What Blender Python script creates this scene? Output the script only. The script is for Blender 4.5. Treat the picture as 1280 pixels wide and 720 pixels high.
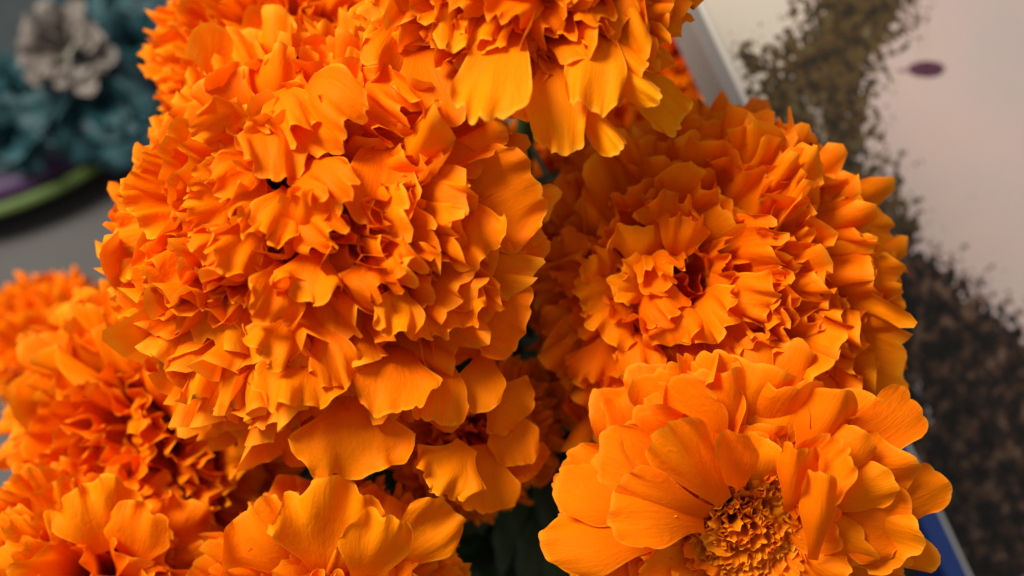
import bpy, math, random
import numpy as np
from mathutils import Vector, Matrix

# ------------------------------------------------------------------ camera, light, exposure
for o in list(bpy.data.objects):
    bpy.data.objects.remove(o)
S = bpy.context.scene
COL = S.collection
PITCH = math.radians(50)
FOCAL, SENSOR = 40.0, 36.0
D0 = 0.23                                    # metres from the lens to the middle of the bouquet
TGT = Vector((0, 0, 0.135))
RIGHT = Vector((1, 0, 0))
UP = Vector((0, math.sin(PITCH), math.cos(PITCH)))
BACK = Vector((0, -math.cos(PITCH), math.sin(PITCH)))
CAM = TGT + BACK * D0
cd = bpy.data.cameras.new('camera')
cam = bpy.data.objects.new('camera', cd); COL.objects.link(cam)
cam.matrix_world = Matrix(((RIGHT.x, UP.x, BACK.x, CAM.x), (RIGHT.y, UP.y, BACK.y, CAM.y),
                           (RIGHT.z, UP.z, BACK.z, CAM.z), (0, 0, 0, 1)))
cd.lens = FOCAL; cd.sensor_width = SENSOR; cd.clip_start = 0.005; cd.clip_end = 50
cd.dof.use_dof = True; cd.dof.focus_distance = 0.222; cd.dof.aperture_fstop = 6.8
S.camera = cam

W = bpy.data.worlds.new('World'); S.world = W; W.use_nodes = True
bg = W.node_tree.nodes['Background']
bg.inputs[0].default_value = (0.84, 0.83, 0.81, 1); bg.inputs[1].default_value = 0.44


def area(name, loc, target, size, power, col):
    l = bpy.data.lights.new(name, 'AREA'); l.shape = 'DISK'; l.size = size; l.energy = power; l.color = col
    o = bpy.data.objects.new(name, l); COL.objects.link(o)
    o.location = loc
    o.rotation_euler = (Vector(target) - Vector(loc)).to_track_quat('-Z', 'Y').to_euler()
    return o


area('ceiling_lamp', (-0.46, 0.02, 0.83), (0, 0, 0.12), 0.36, 12.6, (1.0, 0.90, 0.76))
vs = S.view_settings
vs.view_transform = 'Standard'; vs.look = 'None'; vs.gamma = 1; vs.exposure = 0.0; vs.use_curve_mapping = False
S.render.engine = 'CYCLES'
S.cycles.max_bounces = 6; S.cycles.diffuse_bounces = 4; S.cycles.transmission_bounces = 4; S.cycles.transparent_max_bounces = 8


def at(px, py, d):
    """a pixel of the 1280x720 photograph at depth d along the view axis"""
    k = d * SENSOR / FOCAL / 1280
    return CAM + RIGHT * ((px - 640) * k) + UP * ((360 - py) * k) - BACK * d


def ray(px, py):
    return (at(px, py, 1.0) - CAM)


def cam_dir(x, y, z):
    return (RIGHT * x + UP * y + BACK * z).normalized()


# ------------------------------------------------------------------ helpers
def link(name, mesh, mat=None, parent=None, loc=(0, 0, 0)):
    o = bpy.data.objects.new(name, mesh); COL.objects.link(o)
    if mat is not None and not mesh.materials: mesh.materials.append(mat)
    o.location = loc
    if parent is not None: o.parent = parent
    return o


def tag(o, label=None, cat=None, group=None, kind=None):
    if label: o['label'] = label
    if cat: o['category'] = cat
    if group: o['group'] = group
    if kind: o['kind'] = kind
    return o


def empty(name, loc):
    o = bpy.data.objects.new(name, None); COL.objects.link(o); o.location = loc
    o.empty_display_size = 0.01
    return o


def grid_mesh(name, P, UV=None, closed_u=False):
    """P: (nv, nu, 3) points -> smooth quad sheet with a UV layer"""
    nv, nu = P.shape[:2]
    me = bpy.data.meshes.new(name)
    j, i = np.meshgrid(np.arange(nv - 1), np.arange(nu if closed_u else nu - 1), indexing='ij')
    i2 = (i + 1) % nu
    F = np.stack([j * nu + i, j * nu + i2, (j + 1) * nu + i2, (j + 1) * nu + i], -1).reshape(-1, 4)
    me.vertices.add(nv * nu); me.vertices.foreach_set('co', P.reshape(-1).astype(np.float32))
    n = len(F)
    me.loops.add(n * 4); me.loops.foreach_set('vertex_index', F.reshape(-1).astype(np.int32))
    me.polygons.add(n); me.polygons.foreach_set('loop_start', np.arange(0, n * 4, 4, dtype=np.int32))
    me.polygons.foreach_set('use_smooth', np.ones(n, dtype=bool))
    if UV is not None:
        uvl = me.uv_layers.new(name='UVMap')
        uvl.data.foreach_set('uv', UV.reshape(-1, 2)[F.reshape(-1)].reshape(-1).astype(np.float32))
    me.update(); me.validate()
    return me


def tube_mesh(name, pts, radii, seg=10, cap=True):
    pts = [Vector(p) for p in pts]
    rows = []
    for k, p in enumerate(pts):
        t = (pts[min(k + 1, len(pts) - 1)] - pts[max(k - 1, 0)]).normalized()
        a = t.orthogonal().normalized() if k == 0 else (a - t * a.dot(t)).normalized()
        b = t.cross(a)
        rows.append([p + (a * math.cos(s) + b * math.sin(s)) * radii[k] for s in np.linspace(0, 2 * math.pi, seg, endpoint=False)])
    if cap:
        rows = [[pts[0]] * seg] + rows + [[pts[-1]] * seg]
    P = np.array([[tuple(v) for v in r] for r in rows])
    return grid_mesh(name, P, closed_u=True)


def bez(a, b, c, d, n):
    out = []
    for t in np.linspace(0, 1, n):
        out.append(Vector(a) * (1 - t) ** 3 + Vector(b) * 3 * t * (1 - t) ** 2 + Vector(c) * 3 * t * t * (1 - t) + Vector(d) * t ** 3)
    return out


# ------------------------------------------------------------------ materials
def new_mat(name):
    m = bpy.data.materials.new(name); m.use_nodes = True
    nt = m.node_tree; nt.nodes.clear()
    return m, nt


def N(nt, t, **kw):
    n = nt.nodes.new(t)
    for k, v in kw.items():
        if k.startswith('i_'):
            n.inputs[k[2:].replace('_', ' ')].default_value = v
        else:
            setattr(n, k, v)
    return n


def simple(name, col, rough=0.6, var=0.12, scale=60, bump=0.0, spec=0.4, coat=0.0):
    m, nt = new_mat(name); L = nt.links.new
    out = N(nt, 'ShaderNodeOutputMaterial'); b = N(nt, 'ShaderNodeBsdfPrincipled')
    b.inputs['Roughness'].default_value = rough; b.inputs['Specular IOR Level'].default_value = spec
    b.inputs['Coat Weight'].default_value = coat
    tc = N(nt, 'ShaderNodeTexCoord'); no = N(nt, 'ShaderNodeTexNoise'); no.inputs['Scale'].default_value = scale; no.inputs['Detail'].default_value = 6
    L(tc.outputs['Object'], no.inputs['Vector'])
    r = N(nt, 'ShaderNodeValToRGB'); r.color_ramp.elements[0].position = 0.3; r.color_ramp.elements[1].position = 0.7
    r.color_ramp.elements[0].color = tuple(c * (1 - var) for c in col) + (1,)
    r.color_ramp.elements[1].color = tuple(min(1, c * (1 + var)) for c in col) + (1,)
    L(no.outputs['Fac'], r.inputs['Fac']); L(r.outputs['Color'], b.inputs['Base Color'])
    if bump:
        bp = N(nt, 'ShaderNodeBump'); bp.inputs['Strength'].default_value = bump; bp.inputs['Distance'].default_value = 0.001
        L(no.outputs['Fac'], bp.inputs['Height']); L(bp.outputs['Normal'], b.inputs['Normal'])
    L(b.outputs['BSDF'], out.inputs['Surface'])
    return m


def petal_mat(name, c_tip, c_base, c_edge, transl=0.3):
    m, nt = new_mat(name); L = nt.links.new
    out = N(nt, 'ShaderNodeOutputMaterial')
    uv = N(nt, 'ShaderNodeUVMap'); oi = N(nt, 'ShaderNodeObjectInfo')
    sep = N(nt, 'ShaderNodeSeparateXYZ'); L(uv.outputs['UV'], sep.inputs[0])
    U, V = sep.outputs[0], sep.outputs[1]
    # base -> tip gradient of pigment
    mix1 = N(nt, 'ShaderNodeMix', data_type='RGBA')
    mr = N(nt, 'ShaderNodeMapRange'); mr.inputs['From Min'].default_value = 0.15; mr.inputs['From Max'].default_value = 0.8
    L(V, mr.inputs['Value']); L(mr.outputs[0], mix1.inputs['Factor'])
    mix1.inputs['A'].default_value = c_base + (1,); mix1.inputs['B'].default_value = c_tip + (1,)
    # fine veins running along the petal
    comb = N(nt, 'ShaderNodeCombineXYZ')
    mu = N(nt, 'ShaderNodeMath', operation='MULTIPLY'); mu.inputs[1].default_value = 34.0; L(U, mu.inputs[0])
    mv = N(nt, 'ShaderNodeMath', operation='MULTIPLY'); mv.inputs[1].default_value = 1.8; L(V, mv.inputs[0])
    mr_ = N(nt, 'ShaderNodeMath', operation='MULTIPLY'); mr_.inputs[1].default_value = 91.0; L(oi.outputs['Random'], mr_.inputs[0])
    L(mu.outputs[0], comb.inputs[0]); L(mv.outputs[0], comb.inputs[1]); L(mr_.outputs[0], comb.inputs[2])
    vein = N(nt, 'ShaderNodeTexNoise'); vein.inputs['Scale'].default_value = 1.0; vein.inputs['Detail'].default_value = 3
    L(comb.outputs[0], vein.inputs['Vector'])
    # soft blotches
    tc = N(nt, 'ShaderNodeTexCoord')
    blo = N(nt, 'ShaderNodeTexNoise'); blo.inputs['Scale'].default_value = 130; blo.inputs['Detail'].default_value = 4
    L(tc.outputs['Object'], blo.inputs['Vector'])
    # margin mask: near |u| = 1 or v = 1
    a1 = N(nt, 'ShaderNodeMath', operation='MULTIPLY_ADD'); a1.inputs[1].default_value = 2; a1.inputs[2].default_value = -1; L(U, a1.inputs[0])
    a2 = N(nt, 'ShaderNodeMath', operation='ABSOLUTE'); L(a1.outputs[0], a2.inputs[0])
    a3 = N(nt, 'ShaderNodeMath', operation='MAXIMUM'); L(a2.outputs[0], a3.inputs[0]); L(V, a3.inputs[1])
    em = N(nt, 'ShaderNodeMapRange', interpolation_type='SMOOTHSTEP'); em.inputs['From Min'].default_value = 0.94; em.inputs['From Max'].default_value = 1.0
    L(a3.outputs[0], em.inputs['Value'])
    em2 = N(nt, 'ShaderNodeMath', operation='MULTIPLY'); L(em.outputs[0], em2.inputs[0]); L(blo.outputs['Fac'], em2.inputs[1])
    em3 = N(nt, 'ShaderNodeMath', operation='MULTIPLY'); em3.inputs[1].default_value = 1.8; L(em2.outputs[0], em3.inputs[0])
    mix2 = N(nt, 'ShaderNodeMix', data_type='RGBA'); L(em3.outputs[0], mix2.inputs['Factor'])
    L(mix1.outputs['Result'], mix2.inputs['A']); mix2.inputs['B'].default_value = c_edge + (1,)
    # per-petal hue / value, blotches and veins
    hs = N(nt, 'ShaderNodeHueSaturation'); L(mix2.outputs['Result'], hs.inputs['Color'])
    h = N(nt, 'ShaderNodeMapRange'); h.inputs['To Min'].default_value = 0.494; h.inputs['To Max'].default_value = 0.507
    L(oi.outputs['Random'], h.inputs['Value']); L(h.outputs[0], hs.inputs['Hue'])
    va = N(nt, 'ShaderNodeMath', operation='MULTIPLY_ADD'); va.inputs[1].default_value = 0.18; va.inputs[2].default_value = 0.78; L(vein.outputs['Fac'], va.inputs[0])
    vb = N(nt, 'ShaderNodeMath', operation='MULTIPLY_ADD'); vb.inputs[1].default_value = 0.28; L(blo.outputs['Fac'], vb.inputs[0]); L(va.outputs[0], vb.inputs[2])
    L(vb.outputs[0], hs.inputs['Value'])
    bp = N(nt, 'ShaderNodeBump'); bp.inputs['Strength'].default_value = 0.24; bp.inputs['Distance'].default_value = 0.0005
    wc = N(nt, 'ShaderNodeCombineXYZ')
    wu = N(nt, 'ShaderNodeMath', operation='MULTIPLY'); wu.inputs[1].default_value = 9.0; L(U, wu.inputs[0])
    wv = N(nt, 'ShaderNodeMath', operation='MULTIPLY'); wv.inputs[1].default_value = 4.0; L(V, wv.inputs[0])
    L(wu.outputs[0], wc.inputs[0]); L(wv.outputs[0], wc.inputs[1]); L(mr_.outputs[0], wc.inputs[2])
    wr = N(nt, 'ShaderNodeTexNoise'); wr.inputs['Scale'].default_value = 1.0; wr.inputs['Detail'].default_value = 4; wr.inputs['Roughness'].default_value = 0.6; wr.inputs['Distortion'].default_value = 0.8
    L(wc.outputs[0], wr.inputs['Vector'])
    wsum = N(nt, 'ShaderNodeMath', operation='MULTIPLY_ADD'); wsum.inputs[1].default_value = 4.0
    L(wr.outputs['Fac'], wsum.inputs[0]); L(vein.outputs['Fac'], wsum.inputs[2])
    L(wsum.outputs[0], bp.inputs['Height'])
    pb = N(nt, 'ShaderNodeBsdfPrincipled'); pb.inputs['Roughness'].default_value = 0.55; pb.inputs['Specular IOR Level'].default_value = 0.05
    L(hs.outputs['Color'], pb.inputs['Base Color']); L(bp.outputs['Normal'], pb.inputs['Normal'])
    tr = N(nt, 'ShaderNodeBsdfTranslucent'); L(hs.outputs['Color'], tr.inputs['Color'])
    ms = N(nt, 'ShaderNodeMixShader'); ms.inputs[0].default_value = transl
    L(pb.outputs[0], ms.inputs[1]); L(tr.outputs[0], ms.inputs[2]); L(ms.outputs[0], out.inputs['Surface'])
    return m


M_PETAL = petal_mat('marigold_petal', (0.94, 0.212, 0.0005), (0.90, 0.170, 0.0005), (0.94, 0.31, 0.010))
M_YEL = petal_mat('marigold_petal_golden', (0.96, 0.222, 0.0005), (0.92, 0.172, 0.0005), (0.95, 0.31, 0.010))
M_GOLD = petal_mat('marigold_petal_yellow', (0.95, 0.30, 0.001), (0.92, 0.22, 0.001), (0.95, 0.40, 0.02))
M_DISC = petal_mat('marigold_disc_floret', (0.88, 0.26, 0.004), (0.66, 0.20, 0.005), (0.90, 0.36, 0.02))
M_GREEN = simple('calyx_green', (0.045, 0.10, 0.018), 0.5, 0.3, 300, 0.2)
M_STEM = simple('stem_green', (0.05, 0.11, 0.025), 0.5, 0.3, 200, 0.2)
M_LEAF = simple('leaf_green', (0.022, 0.055, 0.014), 0.45, 0.35, 220, 0.4)
M_TABLE = simple('table_grey', (0.072, 0.071, 0.072), 0.6, 0.10, 25, 0.05)
M_TEAL = simple('teal_petal', (0.008, 0.050, 0.066), 0.6, 0.3, 80)
M_CREAM = simple('cream_petal', (0.20, 0.175, 0.16), 0.7, 0.2, 80)
M_GRIM = simple('basket_green', (0.075, 0.125, 0.03), 0.5, 0.15, 90)
M_PRIM = simple('basket_purple', (0.055, 0.025, 0.09), 0.5, 0.15, 90)
M_DARK = simple('basket_dark', (0.02, 0.03, 0.035), 0.7, 0.2, 90)
M_BLUE = simple('blue_plastic', (0.012, 0.055, 0.30), 0.25, 0.1, 60)
M_ACR = simple('frame_edge_grey', (0.27, 0.25, 0.24), 0.18, 0.08, 30, spec=0.6)
M_RIM = simple('frame_white_lip', (0.78, 0.75, 0.70), 0.3, 0.05, 30)

# ------------------------------------------------------------------ the table
def plane_obj(name, x0, x1, y0, y1, z, mat):
    P = np.array([[[x, y, z] for x in np.linspace(x0, x1, 9)] for y in np.linspace(y0, y1, 9)])
    return link(name, grid_mesh(name, P), mat)


tag(plane_obj('table', -1.2, 1.2, -0.9, 1.6, 0.0, M_TABLE), kind='structure')

# ------------------------------------------------------------------ petals
rng = np.random.default_rng(7)


def petal_points(base, tip, tan, side_hint, width, flat, nu=31, nv=13, ruff=1.0, freq=2.2, cup=0.0, curl=0.0,
                 notch=0.05, roundc=0.45, lobes=1.0, twist=0.0, fold=0.0, narrow=0.16):
    """one petal: a curved, cupped and frilled sheet from the receptacle (v=0) to the outer margin (v=1)"""
    base, tip, tan = np.array(base), np.array(tip), np.array(tan)
    v = np.linspace(0, 1, nv) ** 0.7
    ctrl = tip - tan * flat
    B = lambda t: (1 - t)[:, None] ** 2 * base + (2 * t * (1 - t))[:, None] * ctrl + (t ** 2)[:, None] * tip
    dB = lambda t: 2 * (1 - t)[:, None] * (ctrl - base) + 2 * t[:, None] * (tip - ctrl)
    u = np.linspace(-1, 1, nu); u = 0.55 * u + 0.45 * np.sin(u * math.pi / 2)
    # margin outline: round shoulders and scallops of uneven depth
    ph = rng.uniform(0, 6.28, 10)
    nl = rng.uniform(3.0, 6.5) * lobes
    wl = min(1.0, width / (np.linalg.norm(ctrl - base) + np.linalg.norm(tip - ctrl)))
    roundc, notch = roundc * wl, notch * wl
    shoulder = 1 - (1 - np.minimum(np.abs(u), 0.9995) ** 2.4) ** (1 / 2.4)
    deep = 0.55 + 0.45 * np.sin(u * 2.3 + ph[8])
    out = 1 - roundc * shoulder - notch * deep * (1 - np.abs(np.sin(u * math.pi * nl * 0.5 + 0.5 * np.sin(3 * u + ph[9]) + ph[0]))) ** 1.4 \
        - 0.5 * notch * np.sin(u * math.pi * 1.1 + ph[1])
    vv = v[:, None] * (1 - (1 - out)[None, :] * v[:, None] ** 2)
    t = vv.reshape(-1)
    C = B(t); T = dB(t); T /= np.linalg.norm(T, axis=1)[:, None]
    sh = np.array(side_hint)
    Sd = sh - T * (T @ sh)[:, None]; Sd /= np.linalg.norm(Sd, axis=1)[:, None]
    Nn = np.cross(Sd, T)
    uu = np.broadcast_to(u, vv.shape).reshape(-1)
    vq = np.broadcast_to(v[:, None], vv.shape).reshape(-1)
    sm = np.clip(vq / 0.72, 0, 1); sm = sm * sm * (3 - 2 * sm)
    w = width * 0.5 * (narrow + (1 - narrow) * sm) * (1 + 0.06 * np.sin(vq * 9 + ph[2]))
    ang = twist * vq
    Sd2 = Sd * np.cos(ang)[:, None] + Nn * np.sin(ang)[:, None]
    Nn2 = Nn * np.cos(ang)[:, None] - Sd * np.sin(ang)[:, None]
    amp = ruff * width
    edge = 0.65 + 0.35 * np.abs(uu)
    f1 = freq * math.pi * uu + ph[3] + 1.2 * vq
    f2 = freq * 1.9 * math.pi * uu + ph[4] - 2.0 * vq
    f3 = freq * 2.5 * math.pi * uu + ph[5] + 3 * vq
    k1, k2, k3 = 0.078 * vq ** 2.4, 0.066 * vq ** 5 * edge, 0.034 * vq ** 10 * edge
    r = (k1 * np.sin(f1) + k2 * np.sin(f2) + k3 * np.sin(f3)) * amp
    r2 = 0.055 * np.sin(2.6 * uu + ph[6] + 5 * vq) * vq * width          # gentle undulation of the blade
    side_roll = 0.05 * amp * np.sin(7 * vq + ph[7]) * uu ** 2 * vq
    L = np.linalg.norm(tip - base)
    disp = r + r2 + side_roll + cup * width * uu ** 2 * sm - curl * L * np.clip(vq - 0.62, 0, 1) ** 2 * 1.8 + fold * width * np.abs(uu) * vq
    P = C + Sd2 * (w * uu)[:, None] + Nn2 * disp[:, None]
    # frilled margins also sway in plane
    P += Sd2 * (-0.45 * amp * (k1 * np.sin(2 * f1) * 0.5 + k2 * np.sin(2 * f2) * 0.5))[:, None]
    P += (T * (-0.30 * amp * (k1 * np.cos(f1) + 1.2 * k2 * np.cos(f2 + 1))) [:, None])
    UV = np.stack([(uu + 1) / 2, vq], -1)
    return P.reshape(nv, nu, 3), UV.reshape(nv, nu, 2)


class Flower:
    def __init__(s, px, py, d, Rpx, axis, sq=0.85, name='marigold_flower', roll=0.0):
        s.c = at(px, py, d)
        s.R = Rpx * d * SENSOR / FOCAL / 1280
        z = cam_dir(*axis); x = z.orthogonal().normalized(); y = z.cross(x)
        s.M = Matrix((x, y, z)).transposed()
        s.z = z; s.sq = sq
        foot = Vector((s.c.x * 0.45 - 0.005, s.c.y * 0.45 + 0.02, 0.0))
        s.root = empty(name, foot)
        s.placed = []; s.rec = None

    def loc(s, th, ph, r):
        return s.c + s.M @ Vector((r * math.sin(th) * math.cos(ph), r * math.sin(th) * math.sin(ph), r * s.sq * math.cos(th)))

    def dirn(s, th, ph):
        return s.M @ Vector((math.sin(th) * math.cos(ph), math.sin(th) * math.sin(ph), math.cos(th)))

    def hit(s, px, py, lift=1.0):
        """polar position on the dome where the sight line of a pixel meets it"""
        d = s.M.inverted() @ ray(px, py); o = s.M.inverted() @ (CAM - s.c)
        d = Vector((d.x, d.y, d.z / s.sq)); o = Vector((o.x, o.y, o.z / s.sq))
        R = s.R * lift
        a, b, c = d.dot(d), 2 * d.dot(o), o.dot(o) - R * R
        disc = b * b - 4 * a * c
        t = (-b - math.sqrt(disc)) / (2 * a) if disc > 0 else -b / (2 * a)
        p = o + d * t
        return math.acos(max(-1, min(1, p.z / p.length))), math.atan2(p.y, p.x), p.length

    def petal(s, th, ph, r, width, flare, flat, mat=M_PETAL, skew=0.0, base_r=0.14, base_z=-0.42, yaw=0.0, spread=0.0, **kw):
        tip = s.loc(th, ph, r)
        tan = s.dirn(th + flare, ph + skew)
        bth = min(1.0, th / 1.9)
        base = s.c + s.M @ Vector((base_r * s.R * math.cos(ph) * bth, base_r * s.R * math.sin(ph) * bth, base_z * s.R * s.sq))
        if s.rec is not None:
            base = s.rec + s.M @ Vector((base_r * s.R * math.cos(ph) * bth, base_r * s.R * math.sin(ph) * bth, 0))
        side = s.M @ Vector((-math.sin(ph + yaw), math.cos(ph + yaw), spread))
        P, UV = petal_points(base, tip, tan, side, width, flat, **kw)
        P = P - np.array(base)
        me = grid_mesh('petal', P, UV)
        return link('petal', me, mat, s.root, base - s.root.location)

    def hero(s, px, py, w_px, flare=70, flat=1.0, lift=1.03, mat=M_PETAL, **kw):
        th, ph, r = s.hit(px, py, lift)
        d = (s.loc(th, ph, r) - CAM).dot(-BACK)
        w = w_px * d * SENSOR / FOCAL / 1280
        kw.setdefault('nu', 25); kw.setdefault('nv', 22)
        kw.setdefault('ruff', 0.7)
        s.petal(th, ph, r, w, math.radians(flare), flat * w, mat, **kw)
        s.placed.append((s.loc(th, ph, r), w))

    def free(s, tx, ty, td, bx, by, bd, w_px, bow=0.25, tilt=0.0, mat=M_PETAL, **kw):
        """a single petal told apart in the photograph: tip and base each at a pixel and a depth"""
        tip, base = at(tx, ty, td), at(bx, by, bd + 0.007)
        ax = (tip - base).normalized()
        n = (CAM - tip).normalized(); n = (n - ax * n.dot(ax)).normalized()
        side = ax.cross(n)
        if tilt: side = Matrix.Rotation(math.radians(tilt), 3, ax) @ side
        n = side.cross(ax)
        L = (tip - base).length
        w = w_px * td * SENSOR / FOCAL / 1280
        ctrl = base * 0.45 + tip * 0.55 + n * (bow * L)
        tan = (tip - ctrl)
        for k, v in dict(nu=39, nv=24, ruff=0.5, freq=1.8, narrow=0.3, roundc=0.5, notch=0.05).items(): kw.setdefault(k, v)
        P, UV = petal_points(base, tip, tan.normalized(), -side, w, tan.length, **kw)
        link('petal', grid_mesh('petal', P - np.array(base), UV), mat, s.root, base - s.root.location)
        s.placed.append((tip * 0.75 + base * 0.25, w))

    def free_on(s, tx, ty, bx, by, w, lift=1.06, dip=0.99, **kw):
        """like free(), with both depths taken from the flower's own dome"""
        a, b = s.hit(tx, ty, lift), s.hit(bx, by, dip)
        da = (s.loc(*a) - CAM).dot(-BACK); db = (s.loc(*b) - CAM).dot(-BACK)
        for k, v in dict(ruff=rng.uniform(1.1, 2.3), freq=rng.uniform(1.4, 2.6), notch=rng.uniform(.07, .18), tilt=rng.uniform(-26, 26), bow=rng.uniform(.1, .4), cup=rng.uniform(-.14, .2), curl=rng.uniform(-.3, .25), fold=rng.uniform(-.15, .15), nu=37, nv=20).items(): kw.setdefault(k, v)
        s.free(tx, ty, da, bx, by, db, w, **kw)

    def fill(s, n, w0, w1, th0, th1, fl0, fl1, mat=M_PETAL, rj=0.03, ruff=(0.9, 1.8), others=(), skipnear=0.42, flat=(0.4, 0.8), freq=(1.6, 3.4), rscale=1.0, **kw):
        c0, c1 = math.cos(th0), math.cos(th1)
        for k in range(n):
            f = (k + 0.5) / n
            th = math.acos(c0 + (c1 - c0) * f) + rng.normal(0, 0.03)
            ph = k * 2.39996 + rng.normal(0, 0.18)
            r = s.R * rscale * (1 + rng.normal(0, rj))
            t = (th - th0) / max(1e-6, th1 - th0)
            w = (w0 + (w1 - w0) * t) * s.R * rng.uniform(0.75, 1.3)
            tip = s.loc(th, ph, r)
            bad = False
            for o in others:
                q = o.M.inverted() @ (tip - o.c)
                if Vector((q.x, q.y, q.z / o.sq)).length < o.R * 0.93: bad = True
            for (hp, hw) in s.placed:
                if (hp - tip).length < hw * skipnear: r = min(r, s.R * rscale * 0.87)
            if bad: continue
            fl0_, fl1_ = fl0, fl1
            r *= 1 - 0.14 * max(0.0, t - 0.55)
            fl = math.radians(fl0_ + (fl1_ - fl0_) * t + rng.normal(0, 8))
            s.petal(th, ph, r, w, fl, w * rng.uniform(*flat), mat, skew=rng.normal(0, 0.14 + 0.3 * math.exp(-3 * th)), yaw=rng.normal(0, 0.16 + 0.3 * math.exp(-3 * th)),
                    spread=rng.normal(0, 0.13), ruff=rng.uniform(*ruff) * (0.72 + 0.28 * min(1.0, th / 0.9)), freq=rng.uniform(*freq), cup=rng.normal(0.02, 0.07),
                    curl=rng.normal(0.12, 0.15), twist=rng.normal(0, 0.14), fold=rng.normal(0, 0.06), notch=rng.uniform(0.08, 0.22),
                    roundc=rng.uniform(0.5, 0.8), **kw)

    def green(s, leaves=5):
        root = s.root.location
        b = s.c - s.z * (0.40 * s.R * s.sq)
        # calyx: a ribbed green cup round the petal bases
        rows = []
        prof = [(0.02, -0.72), (0.10, -0.70), (0.17, -0.60), (0.20, -0.46), (0.21, -0.34), (0.24, -0.26)]
        for (rr, zz) in prof:
            rows.append([tuple(s.c + s.M @ Vector((rr * s.R * (1 + 0.06 * math.cos(9 * a)) * math.cos(a),
                                                   rr * s.R * (1 + 0.06 * math.cos(9 * a)) * math.sin(a), zz * s.R * s.sq)) - root)
                         for a in np.linspace(0, 2 * math.pi, 36, endpoint=False)])
        link('calyx', grid_mesh('calyx', np.array(rows), closed_u=True), M_GREEN, s.root)
        top = s.c - s.z * (0.70 * s.R * s.sq)
        pts = bez(top, top - s.z * 0.025, Vector((root.x, root.y, 0.05)), root, 16)
        st = link('stem', tube_mesh('stem', [p - root for p in pts], [0.0026 + 0.0012 * math.exp(-k) for k in range(16)]), M_STEM, s.root)
        for k in range(leaves):
            p = pts[5 + 2 * k] - root
            a = math.atan2(-s.c.y, -s.c.x) + rng.uniform(-1.2, 1.2)
            d = (Vector((math.cos(a), math.sin(a), -0.25))).normalized()
            leaf(s.root, p, d, rng.uniform(0.045, 0.065))


def leaf(parent, p, d, L, mat=None, name='leaf'):
    """pinnate leaf: a midrib with paired toothed leaflets, one mesh"""
    d = d.normalized(); sd = d.cross(Vector((0, 0, 1))).normalized(); n = sd.cross(d)
    V, F = [], []

    def leaflet(o, dr, ln):
        s2 = dr.cross(n).normalized(); m = 9
        i0 = len(V)
        for k in range(m):
            t = k / (m - 1)
            w = ln * 0.17 * math.sin(math.pi * min(1, t * 0.93 + 0.05)) * (1 + 0.22 * (k % 2))
            c = o + dr * (ln * t) - n * (0.25 * ln * t * t)
            V.extend([c - s2 * w + n * w * 0.35, c, c + s2 * w + n * w * 0.35])
        for k in range(m - 1):
            a = i0 + 3 * k
            F.extend([(a, a + 1, a + 4, a + 3), (a + 1, a + 2, a + 5, a + 4)])
    for k in range(5):
        t = 0.2 + 0.16 * k
        o = p + d * (L * t)
        ln = L * (0.42 - 0.10 * abs(k - 1.5) / 1.5)
        leaflet(o, (d * 0.7 + sd * 0.8).normalized(), ln); leaflet(o, (d * 0.7 - sd * 0.8).normalized(), ln)
    leaflet(p + d * L * 0.8, d, L * 0.4)
    i0 = len(V)
    V.extend([p - sd * 0.0008, p + sd * 0.0008, p + d * L - sd * 0.0003, p + d * L + sd * 0.0003]); F.append((i0, i0 + 1, i0 + 3, i0 + 2))
    me = bpy.data.meshes.new(name)
    me.from_pydata([tuple(v) for v in V], [], F)
    for q in me.polygons: q.use_smooth = True
    return link(name, me, mat or M_LEAF, parent)


R_ = math.radians
A = Flower(416, 305, 0.250, 260, (-0.36, 0.28, 0.89), 0.88); A.rec = at(338, 242, 0.264)
B = Flower(884, 366, 0.262, 224, (-0.42, 0.05, 0.90), 0.84); B.rec = at(798, 352, 0.276)
C = Flower(918, 640, 0.236, 224, (0.0, -0.16, 0.98), 0.62)
T = Flower(655, -40, 0.232, 210, (-0.1, 0.15, 0.95), 0.80)
Dn = Flower(420, 775, 0.246, 178, (0.05, 0.05, 1.0), 0.85)
E = Flower(120, 735, 0.260, 172, (-0.1, 0.25, 0.95), 0.85)
Fl = Flower(205, 545, 0.284, 192, (-0.35, -0.1, 0.9), 0.8)
G = Flower(66, 432, 0.335, 88, (-0.1, 0.2, 0.95), 0.9)
J = Flower(366, 80, 0.278, 165, (-0.2, 0.3, 0.9), 0.85)
K = Flower(742, 196, 0.305, 112, (-0.1, 0.1, 0.95), 0.85)
I = Flower(585, 535, 0.264, 112, (0.30, -0.35, 0.9), 0.85)
H = Flower(850, 70, 0.372, 84, (0.0, 0.0, 1.0), 0.9)

# ---- the large ruffled flower
for q in [
    (674, 222, .225, 530, 290, .223, 140, dict(ruff=.38, freq=2.6, roundc=.5, notch=.05, bow=.12)),
    (604, 328, .219, 565, 250, .220, 92, dict(ruff=.9, bow=.3)),
    (546, 210, .219, 468, 158, .222, 84, dict(ruff=.4, cup=-.1)),
    (474, 288, .213, 480, 165, .222, 92, dict(ruff=.5, fold=-.2)),
    (660, 412, .228, 566, 372, .226, 98, dict(ruff=.6)),
    (490, 518, .213, 500, 432, .220, 110, dict(ruff=.45)),
    (442, 600, .221, 440, 490, .220, 158, dict(ruff=.4)),
    (545, 532, .221, 556, 446, .224, 74, dict(ruff=.4)),
    (545, 614, .223, 584, 556, .222, 100, dict(ruff=.9)),
    (370, 512, .212, 380, 430, .216, 120, dict(ruff=.9)),
    (566, 420, .218, 540, 350, .222, 110, dict(ruff=.9)),
]:
    q[7].setdefault('freq', rng.uniform(1.8, 3.0)); q[7]['ruff'] *= 1.35
    A.free(*q[:7], notch=q[7].pop('notch', .1), curl=rng.uniform(-.05, .25), **q[7])
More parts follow.
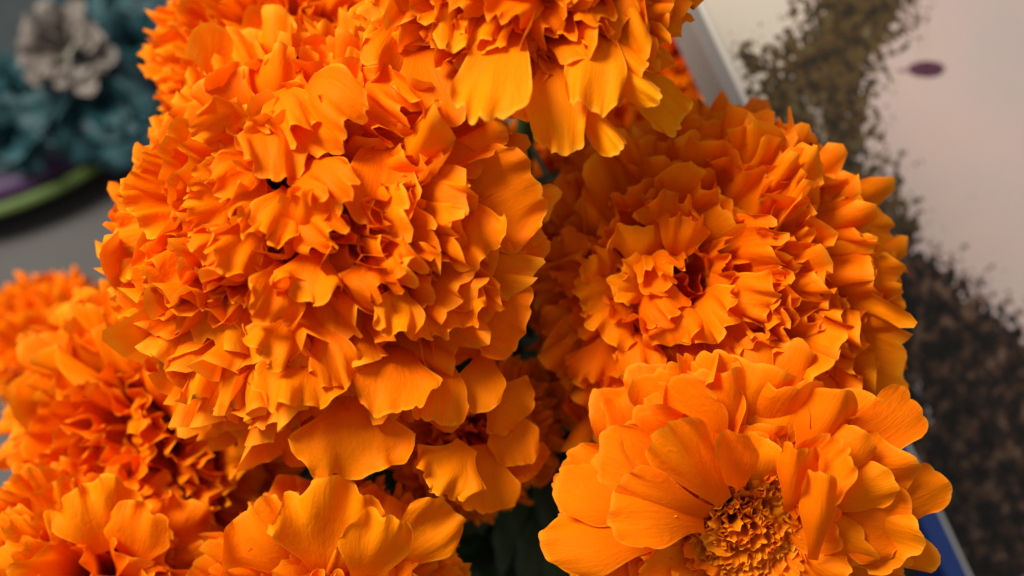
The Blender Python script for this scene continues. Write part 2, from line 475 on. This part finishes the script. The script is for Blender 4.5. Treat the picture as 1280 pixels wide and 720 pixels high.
for q in [(388, 238, 380, 300, 66), (385, 372, 392, 312, 96), (490, 362, 468, 300, 100), (492, 418, 500, 358, 66), (430, 482, 402, 405, 66),
          (338, 456, 362, 390, 94), (326, 402, 352, 330, 80), (436, 168, 384, 104, 116), (504, 152, 430, 92, 96), (276, 338, 322, 276, 80), (272, 242, 334, 196, 80),
          (348, 222, 330, 146, 88), (248, 178, 304, 136, 80), (300, 286, 346, 240, 76), (420, 300, 372, 246, 84), (430, 250, 372, 205, 84), (330, 300, 362, 236, 70),
          (232, 268, 292, 250, 74), (244, 320, 300, 290, 70), (372, 168, 350, 112, 90), (306, 190, 350, 160, 76)]:
    A.free_on(*q)
A.fill(170, 0.38, 0.62, 0.0, 1.9, 12, 66, rj=0.035)

# ---- the flower wedged below it
for q in [
    (598, 516, .226, 606, 436, .230, 60, dict(ruff=.25, roundc=.5)),
    (652, 582, .236, 628, 500, .234, 64, dict(ruff=.6)),
    (658, 522, .236, 606, 486, .232, 84, dict(ruff=.6)),
    (672, 592, .240, 640, 556, .236, 64, dict(ruff=.6)),
    (612, 642, .236, 600, 556, .232, 84, dict(ruff=.7)),
]:
    I.free(*q[:7], **q[7])
I.fill(90, 0.42, 0.62, 0.0, 1.8, 30, 70, others=(A,))

# ---- the right-hand flower
for q in [
    (950, 372, .235, 880, 300, .238, 84, dict(ruff=.9, freq=3.0)),
    (972, 412, .237, 890, 350, .238, 80, dict(ruff=.9, freq=2.6)),
    (1030, 400, .234, 950, 330, .236, 90, dict(ruff=.8, freq=2.4)),
    (1112, 400, .246, 990, 350, .236, 125, dict(ruff=.5)),
    (1112, 305, .250, 1000, 290, .240, 95, dict(ruff=.4)),
    (1040, 240, .250, 940, 270, .240, 110, dict(ruff=.5)),
    (1010, 190, .262, 930, 250, .250, 100, dict(ruff=.5)),
    (930, 262, .238, 880, 330, .242, 110, dict(ruff=.4)),
    (1118, 480, .258, 1020, 420, .246, 90, dict(ruff=.5)),
    (860, 175, .262, 850, 280, .255, 150, dict(ruff=.6)),
    (735, 235, .256, 790, 310, .250, 110, dict(ruff=.7)),
]:
    q[7].setdefault('freq', rng.uniform(1.8, 3.0)); q[7]['ruff'] *= 1.6
    B.free(*q[:7], notch=.11, curl=rng.uniform(0, .3), **q[7])
for q in [(800, 278, 800, 334, 80), (778, 328, 818, 378, 70), (702, 288, 724, 340, 58), (744, 312, 758, 364, 60), (858, 268, 846, 324, 62), (836, 242, 836, 294, 84),
          (970, 388, 886, 350, 76), (852, 428, 838, 374, 92), (908, 414, 876, 368, 92), (758, 428, 778, 380, 74), (690, 422, 724, 380, 66), (738, 482, 760, 426, 82),
          (704, 522, 734, 466, 82), (800, 474, 800, 416, 66), (720, 376, 770, 356, 60), (770, 366, 800, 346, 50), (836, 398, 806, 356, 66), (845, 350, 806, 338, 60), (690, 340, 740, 340, 60)]:
    B.free_on(*q)
B.fill(150, 0.30, 0.74, 0.0, 1.8, 10, 62, others=(A, T))


# ---- the open flower in front, with its disc florets showing
for q in [
    (800, 496, .224, 905, 600, .222, 135, dict(ruff=0.66)),
    (890, 458, .227, 912, 590, .222, 84, dict(ruff=0.66)),
    (965, 484, .225, 940, 590, .222, 100, dict(ruff=0.76)),
    (1032, 485, .227, 960, 600, .222, 94, dict(ruff=0.95)),
    (1092, 498, .226, 990, 590, .222, 80, dict(ruff=0.76, cup=.3, tilt=25)),
    (1146, 498, .225, 1020, 590, .222, 72, dict(ruff=0.47, roundc=.5)),
    (1182, 600, .230, 1050, 650, .226, 64, dict(ruff=0.47, roundc=.5)),
    (1140, 655, .222, 1000, 640, .222, 110, dict(ruff=0.76)),
    (828, 530, .214, 906, 628, .218, 80, dict(ruff=1.2, cup=.2, freq=1.6)),
    (898, 540, .213, 926, 612, .218, 54, dict(ruff=1.1, cup=-.25, roundc=.5, tilt=20)),
    (748, 556, .221, 880, 630, .220, 90, dict(ruff=0.76)),
    (694, 606, .227, 850, 650, .222, 76, dict(ruff=0.76)),
    (760, 640, .215, 880, 655, .218, 90, dict(ruff=0.57)),
    (1026, 588, .212, 1016, 700, .216, 46, dict(ruff=1.2, cup=.3)),
    (1004, 556, .213, 985, 640, .218, 50, dict(ruff=1.6, cup=.4, freq=1.4)),
    (1054, 486, .218, 992, 590, .221, 74, dict(ruff=.8, cup=.45, tilt=30)),
    (775, 600, .216, 890, 640, .219, 60, dict(ruff=.8, cup=.25, tilt=-25)),
    (1090, 545, .217, 1000, 610, .220, 56, dict(ruff=.8, cup=.4, tilt=25)),
    (1120, 600, .218, 1005, 630, .220, 60, dict(ruff=.9, cup=.3, tilt=15)),
    (860, 470, .222, 905, 600, .221, 60, dict(ruff=.9, cup=.3, tilt=-25)),
    (1060, 560, .216, 985, 640, .218, 84, dict(ruff=0.76)),
    (680, 680, .224, 850, 670, .222, 90, dict(ruff=0.76)),
]:
    q[7].setdefault('cup', rng.uniform(-.14, .16)); q[7].setdefault('freq', rng.uniform(.8, 1.5)); q[7].setdefault('tilt', rng.uniform(-22, 22))
    C.free(*q[:7], mat=M_YEL, notch=rng.uniform(.03, .12), curl=rng.uniform(-.1, .3), **q[7])
C.fill(40, 0.42, 0.54, 1.0, 1.75, 35, 60, mat=M_YEL, ruff=(0.7, 1.5), others=(A, B), base_z=-0.1, freq=(0.8, 1.6), skipnear=0.3)
C.fill(22, 0.30, 0.42, 0.6, 1.1, 28, 45, mat=M_YEL, ruff=(0.7, 1.5), base_z=-0.1, freq=(0.8, 1.5), rscale=0.8)
C.fill(34, 0.20, 0.26, 0.55, 0.95, 10, 35, mat=M_YEL, ruff=(0.9, 1.8), base_z=-0.1, rscale=0.60, skipnear=0)
C.fill(80, 0.15, 0.22, 0.0, 0.78, 0, 40, mat=M_DISC, ruff=(1.0, 1.8), base_z=-0.1, rscale=0.50, skipnear=0)

# ---- the flower above, golden petals hanging down
for q in [
    (610, 154, .205, 640, 20, .212, 98, dict(ruff=0.70, roundc=.4)),
    (700, 192, .211, 692, 50, .214, 78, dict(ruff=1.00)),
    (738, 140, .208, 755, 20, .214, 74, dict(ruff=1.00)),
    (824, 126, .211, 722, 56, .212, 36, dict(ruff=0.60, cup=.9, roundc=.6)),
    (806, 92, .212, 730, 30, .212, 40, dict(ruff=0.60, cup=.8, roundc=.6)),
    (776, 190, .211, 702, 96, .212, 38, dict(ruff=0.60, cup=.9, roundc=.6)),
    (562, 152, .217, 520, 50, .220, 116, dict(ruff=1.20)),
    (484, 112, .220, 510, 20, .222, 100, dict(ruff=1.40)),
    (855, 150, .232, 780, 80, .226, 60, dict(ruff=0.80)),
]:
    T.free(*q[:7], mat=M_GOLD if q[0] > 575 else M_PETAL, notch=.14, curl=rng.uniform(0, .3), tilt=rng.uniform(-20, 20), **q[7])
T.fill(100, 0.42, 0.62, 0.0, 1.7, 22, 66, others=(A, B), ruff=(0.8, 1.6))

for q in [(312, 632, .224, 380, 720, .224, 120, dict(ruff=1.1, tilt=-20)), (414, 604, .222, 410, 720, .222, 150, dict(ruff=.9, freq=2.4, notch=.12)), (480, 640, .218, 450, 730, .222, 90, dict(ruff=1.0, tilt=15)), (566, 632, .232, 470, 710, .226, 84, dict(ruff=1.0, tilt=25))]:
    Dn.free(*q[:7], mat=M_YEL, **q[7])
Dn.fill(95, 0.42, 0.62, 0.0, 1.7, 22, 66, others=(A,))
for q in [(108, 604, .240, 130, 690, .236, 110, dict(ruff=1.2, freq=2.4, notch=.12)), (180, 630, .238, 170, 710, .236, 90, dict(ruff=1.2, tilt=-20)), (240, 622, .248, 190, 690, .242, 96, dict(ruff=1.2, tilt=25))]:
    E.free(*q[:7], **q[7])
E.fill(95, 0.42, 0.62, 0.0, 1.7, 22, 66, others=(Dn,))
Fl.fill(120, 0.42, 0.62, 0.0, 1.8, 25, 66, others=(A,))
J.fill(130, 0.42, 0.62, 0.0, 1.8, 16, 66, others=(A,))
K.fill(90, 0.42, 0.66, 0.0, 1.8, 16, 66)
G.fill(80, 0.42, 0.62, 0.0, 1.7, 22, 66)
H.fill(80, 0.42, 0.62, 0.0, 1.7, 22, 66)

LAB = [
    (A, 'large dense ruffled orange marigold, the biggest of the bunch, hiding a smaller one below'),
    (B, 'full orange marigold with crinkled middle, leaning against the picture'),
    (C, 'open golden orange marigold showing its yellowish crinkled disc, in front of the picture'),
    (T, 'marigold with golden petals hanging down over its neighbours'),
    (I, 'orange marigold wedged between the largest one and the open golden one'),
    (Dn, 'marigold with broad golden petals below the largest marigold'),
    (E, 'orange marigold at the corner of the bunch, beside the one with broad golden petals'),
    (Fl, 'orange marigold half hidden under the left flank of the largest marigold'),
    (G, 'small blurred orange marigold standing off the bunch by the bare grey table'),
    (J, 'soft orange marigold peeping out behind the top of the largest marigold'),
    (K, 'shaded orange marigold deep in the gap under the hanging golden petals'),
    (H, 'shaded orange marigold tucked behind the bunch beside the frame edge'),
]
for f, l in LAB:
    f.green()
    tag(f.root, l, 'flower', 'marigolds in the bunch')

# ------------------------------------------------------------------ the framed picture leaning at the right
LEAN, YAW = R_(40), R_(35.5)            # slope against the table, turn about the vertical
ey = Vector((-math.sin(YAW) * math.cos(LEAN), math.cos(YAW) * math.cos(LEAN), math.sin(LEAN)))   # up along the picture
ex = Vector((math.cos(YAW), math.sin(YAW), 0))
ez = ex.cross(ey)
p = ray(1228, 760)
corner = CAM + p * ((0.012 - CAM.z) / p.z)       # lower left corner of the print, just above the table
Mp = Matrix((ex, ey, ez)).transposed().to_4x4(); Mp.translation = corner
PW, PH, TH, BW = 0.17, 0.26, 0.010, 0.0048
frame = empty('framed_picture', corner); frame.matrix_world = Mp
tag(frame, 'framed print of dark foliage on pale pink, leaning beside the marigolds', 'picture frame')


def to_px(P):
    q = P - np.array(CAM)
    d = -(q @ np.array(BACK)); k = d * SENSOR / FOCAL / 1280
    return np.stack([640 + (q @ np.array(RIGHT)) / k, 360 - (q @ np.array(UP)) / k], -1)


def sdist(P, poly):
    """signed distance of 2-D points to a polygon, positive inside"""
    d = np.full(len(P), 1e9); ins = np.zeros(len(P), bool)
    n = len(poly)
    for i in range(n):
        a, b = np.array(poly[i], float), np.array(poly[(i + 1) % n], float)
        e = b - a; w = P - a
        t = np.clip((w @ e) / (e @ e), 0, 1)
        d = np.minimum(d, np.linalg.norm(w - t[:, None] * e, axis=1))
        c = ((a[1] <= P[:, 1]) != (b[1] <= P[:, 1])) & (P[:, 0] < a[0] + (P[:, 1] - a[1]) / (e[1] if e[1] else 1e-9) * e[0])
        ins ^= c
    return np.where(ins, d, -d)


def print_mat():
    m, nt = new_mat('printed_picture'); L = nt.links.new
    out = N(nt, 'ShaderNodeOutputMaterial'); b = N(nt, 'ShaderNodeBsdfPrincipled')
    b.inputs['Roughness'].default_value = 0.45; b.inputs['Specular IOR Level'].default_value = 0.2; b.inputs['Coat Weight'].default_value = 0.06; b.inputs['Coat Roughness'].default_value = 0.1
    at_d = N(nt, 'ShaderNodeAttribute', attribute_name='dark'); at_m = N(nt, 'ShaderNodeAttribute', attribute_name='mark')
    at_l = N(nt, 'ShaderNodeAttribute', attribute_name='low'); at_s = N(nt, 'ShaderNodeAttribute', attribute_name='streak')
    tc = N(nt, 'ShaderNodeTexCoord')

    def noise(sc, det=4, rough=0.6):
        n = N(nt, 'ShaderNodeTexNoise'); n.inputs['Scale'].default_value = sc; n.inputs['Detail'].default_value = det; n.inputs['Roughness'].default_value = rough
        L(tc.outputs['Object'], n.inputs['Vector']); return n.outputs['Fac']

    def ramp(fac, stops):
        r = N(nt, 'ShaderNodeValToRGB'); L(fac, r.inputs['Fac'])
        while len(r.color_ramp.elements) < len(stops): r.color_ramp.elements.new(0.5)
        for e, (p_, c_) in zip(r.color_ramp.elements, stops): e.position = p_; e.color = tuple(c_) + (1,)
        return r.outputs['Color']

    def mix(f, a_, b_):
        x = N(nt, 'ShaderNodeMix', data_type='RGBA')
        if hasattr(f, 'links'): L(f, x.inputs['Factor'])
        else: x.inputs['Factor'].default_value = f
        for k_, v_ in (('A', a_), ('B', b_)):
            if hasattr(v_, 'links'): L(v_, x.inputs[k_])
            else: x.inputs[k_].default_value = tuple(v_) + (1,)
        return x.outputs['Result']

    def math_(op, a_, b_, c_=None):
        x = N(nt, 'ShaderNodeMath', operation=op)
        for i_, v_ in enumerate((a_, b_, c_)):
            if v_ is None: continue
            if hasattr(v_, 'links'): L(v_, x.inputs[i_])
            else: x.inputs[i_].default_value = v_
        return x.outputs[0]
    pale = mix(at_l.outputs['Fac'], ramp(noise(26, 7, .62), [(.3, (.58, .48, .47)), (.7, (.66, .50, .44))]), (.66, .60, .51))
    olive = ramp(noise(240, 6, .75), [(.36, (.010, .008, .006)), (.47, (.038, .028, .014)), (.54, (.12, .065, .022)), (.60, (.075, .070, .024)), (.70, (.40, .34, .24))])
    brown = ramp(noise(170, 5, .7), [(.40, (.005, .004, .003)), (.50, (.014, .009, .007)), (.57, (.09, .040, .020)), (.66, (.19, .13, .09))])
    at_b = N(nt, 'ShaderNodeAttribute', attribute_name='brown')
    darkc = mix(at_b.outputs['Fac'], olive, brown)
    sp = math_('MULTIPLY_ADD', math_('SUBTRACT', noise(120, 3, .6), 0.5), 2.6, at_d.outputs['Fac'])
    sp = math_('MULTIPLY_ADD', math_('SUBTRACT', noise(430, 1, .5), 0.46), 3.8, sp)
    fac = N(nt, 'ShaderNodeMapRange', interpolation_type='SMOOTHSTEP'); fac.inputs['From Min'].default_value = -0.16; fac.inputs['From Max'].default_value = 0.20
    L(sp, fac.inputs['Value'])
    c = mix(fac.outputs[0], pale, darkc)
    sfac = N(nt, 'ShaderNodeMapRange', interpolation_type='SMOOTHSTEP'); sfac.inputs['From Min'].default_value = 0.0; sfac.inputs['From Max'].default_value = 0.5
    L(math_('MULTIPLY_ADD', math_('SUBTRACT', noise(420, 4), 0.55), 9.0, at_s.outputs['Fac']), sfac.inputs['Value'])
    c = mix(sfac.outputs[0], c, (.42, .36, .32))
    mf = N(nt, 'ShaderNodeMapRange', interpolation_type='SMOOTHSTEP'); mf.inputs['From Min'].default_value = 0.1; mf.inputs['From Max'].default_value = 0.7
    L(math_('MULTIPLY_ADD', math_('SUBTRACT', noise(350, 4), 0.5), 1.1, at_m.outputs['Fac']), mf.inputs['Value'])
    c = mix(mf.outputs[0], c, ramp(noise(500, 3), [(.35, (.06, .016, .040)), (.65, (.14, .05, .085))]))
    L(c, b.inputs['Base Color']); L(b.outputs[0], out.inputs['Surface'])
    return m


nx, ny = 260, 400
gx, gy = np.meshgrid(np.linspace(0, PW, nx), np.linspace(0, PH, ny))
loc2 = np.stack([gx, gy, np.zeros_like(gx)], -1)
wp = np.array(corner) + gx[..., None] * np.array(ex) + gy[..., None] * np.array(ey)
px = to_px(wp.reshape(-1, 3))
me = grid_mesh('print', loc2)
band = [(1012, -60), (1006, 30), (985, 50), (964, 78), (956, 92), (956, 58), (932, 64), (940, 112), (948, 150), (950, 300), (1000, 900), (1500, 900), (1500, 470),
        (1290, 420), (1205, 352), (1165, 322), (1142, 290), (1132, 250), (1112, 218), (1088, 195), (1086, 130), (1096, 92), (1104, 60), (1134, 40), (1150, -60)]
d = sdist(px, band)


def attr(name, val):
    a_ = me.attributes.new(name, 'FLOAT', 'POINT'); a_.data.foreach_set('value', np.clip(val, -1.5, 1.5).astype(np.float32))


attr('dark', d / 34)
attr('brown', np.clip((px[:, 1] + 0.15 * (px[:, 0] - 1100) - 240) / 110, 0, 1))
attr('low', np.clip((1040 - px[:, 0]) / 60, 0, 1))
el = 1 - np.hypot((px[:, 0] - 1157) / 27, (px[:, 1] - 87) / 12)
tail = 1 - np.hypot((px[:, 0] - 1128) / 18, (px[:, 1] - 89) / 4)
attr('mark', np.clip(np.maximum(el * 3.2, tail * 0.8), -0.6, 1))
st = np.maximum(sdist(px, [(1140, 470), (1150, 475), (1168, 535), (1160, 530)]), sdist(px, [(1002, 110), (1016, 120), (1034, 165), (1024, 180)]))
attr('streak', np.where(st > -12, st / 8, -1.5))
link('print', me, print_mat(), frame, (0, 0, 0.0004))


def box_mesh(name, x0, x1, y0, y1, z0, z1, bev=0.0):
    import bmesh
    bm = bmesh.new()
    bmesh.ops.create_cube(bm, size=1)
    for v in bm.verts:
        v.co = Vector((x0 + (v.co.x + .5) * (x1 - x0), y0 + (v.co.y + .5) * (y1 - y0), z0 + (v.co.z + .5) * (z1 - z0)))
    if bev: bmesh.ops.bevel(bm, geom=bm.edges[:], offset=bev, segments=3, affect='EDGES', profile=0.5)
    me = bpy.data.meshes.new(name); bm.to_mesh(me); bm.free()
    return me


link('backing', box_mesh('backing', 0, PW, 0, PH, -TH, -0.0002), M_ACR, frame)
BL = 0.056                                        # the lower end of the side rail is blue
link('side_rail', box_mesh('side_rail', -BW, -0.0006, BL, PH + BW, -TH, 0.0008, 0.0006), M_ACR, frame)
link('blue_corner', box_mesh('blue_corner', -BW * 1.5, -0.0006, -0.004, BL - 0.0005, -TH, 0.0012, 0.0006), M_BLUE, frame)
link('side_rail', box_mesh('side_rail', PW + 0.0006, PW + BW, 0, PH + BW, -TH, 0.0008, 0.0006), M_ACR, frame)
link('top_rail', box_mesh('top_rail', 0, PW, PH + 0.0006, PH + BW, -TH, 0.0008, 0.0006), M_ACR, frame)
link('bottom_rail', box_mesh('bottom_rail', 0, PW + BW, -0.004, -0.0006, -TH, 0.0008, 0.0006), M_ACR, frame)
link('lip', box_mesh('lip', -0.0005, 0.0006, 0, PH, -0.0003, 0.0011, 0.0002), M_RIM, frame)
# easel strut behind, down to the table
hz = 0.7 * PH
foot = Vector((corner + ex * (PW / 2) + ey * hz - ez * TH))
fl = Vector((foot.x - ey.x * 0.02, foot.y - ey.y * 0.02, 0.001)) - corner
a0 = Vector((PW / 2, hz, -TH))
a1 = Vector((fl.dot(ex), fl.dot(ey), fl.dot(ez)))
link('strut', tube_mesh('strut', [a0, (a0 + a1) / 2, a1], [0.006] * 3, 8), M_ACR, frame)

# ------------------------------------------------------------------ basket of dyed flowers far left
def on_height(px_, py_, z):
    r = ray(px_, py_); return CAM + r * ((z - CAM.z) / r.z)


HB = 0.014
bc = on_height(-40, 95, HB); RB = (on_height(110, 214, HB) - bc).length
basket = empty('round_basket', (bc.x, bc.y, 0))
tag(basket, 'round basket with green rim and purple band on the grey table', 'basket')


def ring(name, prof, mat):
    P = np.array([[(r * math.cos(a), r * math.sin(a), z) for a in np.linspace(0, 2 * math.pi, 72, endpoint=False)] for (r, z) in prof])
    return link(name, grid_mesh(name, P, closed_u=True), mat, basket)


ring('bowl', [(0.001, 0.001), (RB * .8, 0.001), (RB * .86, 0.004), (RB * .985, HB - .004), (RB * .975, HB - .004), (RB * .84, 0.005), (0.001, 0.004)], M_DARK)
cir = np.linspace(0, 2 * math.pi, 9)
ring('green_rim', [(RB + .0024 * math.cos(a), HB + .0024 * math.sin(a)) for a in cir], M_GRIM)
ring('purple_band', [(RB - .0068 + .0044 * math.cos(a), HB + .003 + .0044 * math.sin(a)) for a in cir], M_PRIM)


class Dyed(Flower):
    def __init__(s, px, py, z, Rpx, axis, name):
        p = on_height(px, py, z); d = (p - CAM).dot(-BACK)
        Flower.__init__(s, px, py, d, Rpx, axis, 0.7, name)
        s.root.location = (p.x, p.y, 0.006)


for (x, y, z, r, ax, mt, n, lb) in [
    (128, 138, .032, 74, (0.2, -.1, 1), M_TEAL, 20, 'round teal dyed flower just inside the purple band of the basket'),
    (20, 170, .030, 56, (-.1, -.2, 1), M_TEAL, 18, 'teal dyed flower lying against the rim, below the round teal one'),
    (172, 58, .034, 60, (0.3, .2, 1), M_TEAL, 18, 'teal dyed flower standing up beside the largest marigold'),
    (10, 120, .030, 60, (0, 0, 1), M_TEAL, 18, 'teal dyed flower at the far side of the cream one in the basket'),
    (120, -10, .030, 70, (0, 0, 1), M_TEAL, 18, 'teal dyed flower at the back of the basket, behind the cream one'),
    (84, 62, .054, 62, (0, 0, 1), M_CREAM, 40, 'cream shaggy dyed flower among the teal ones in the basket'),
]:
    f = Dyed(x, y, z, r, ax, 'cream_flower' if mt is M_CREAM else 'teal_flower')
    cr = mt is M_CREAM
    f.fill(n, 0.35 if cr else 0.8, 0.4 if cr else 0.95, 0.1, 1.5, 20, 60, mat=mt, ruff=(0.2, 0.5), rj=0.1)
    link('stem', tube_mesh('stem', [f.c - f.root.location, (0, 0, 0)], [.003, .003]), M_STEM, f.root)
    tag(f.root, lb, 'flower', 'dyed flowers in the basket')
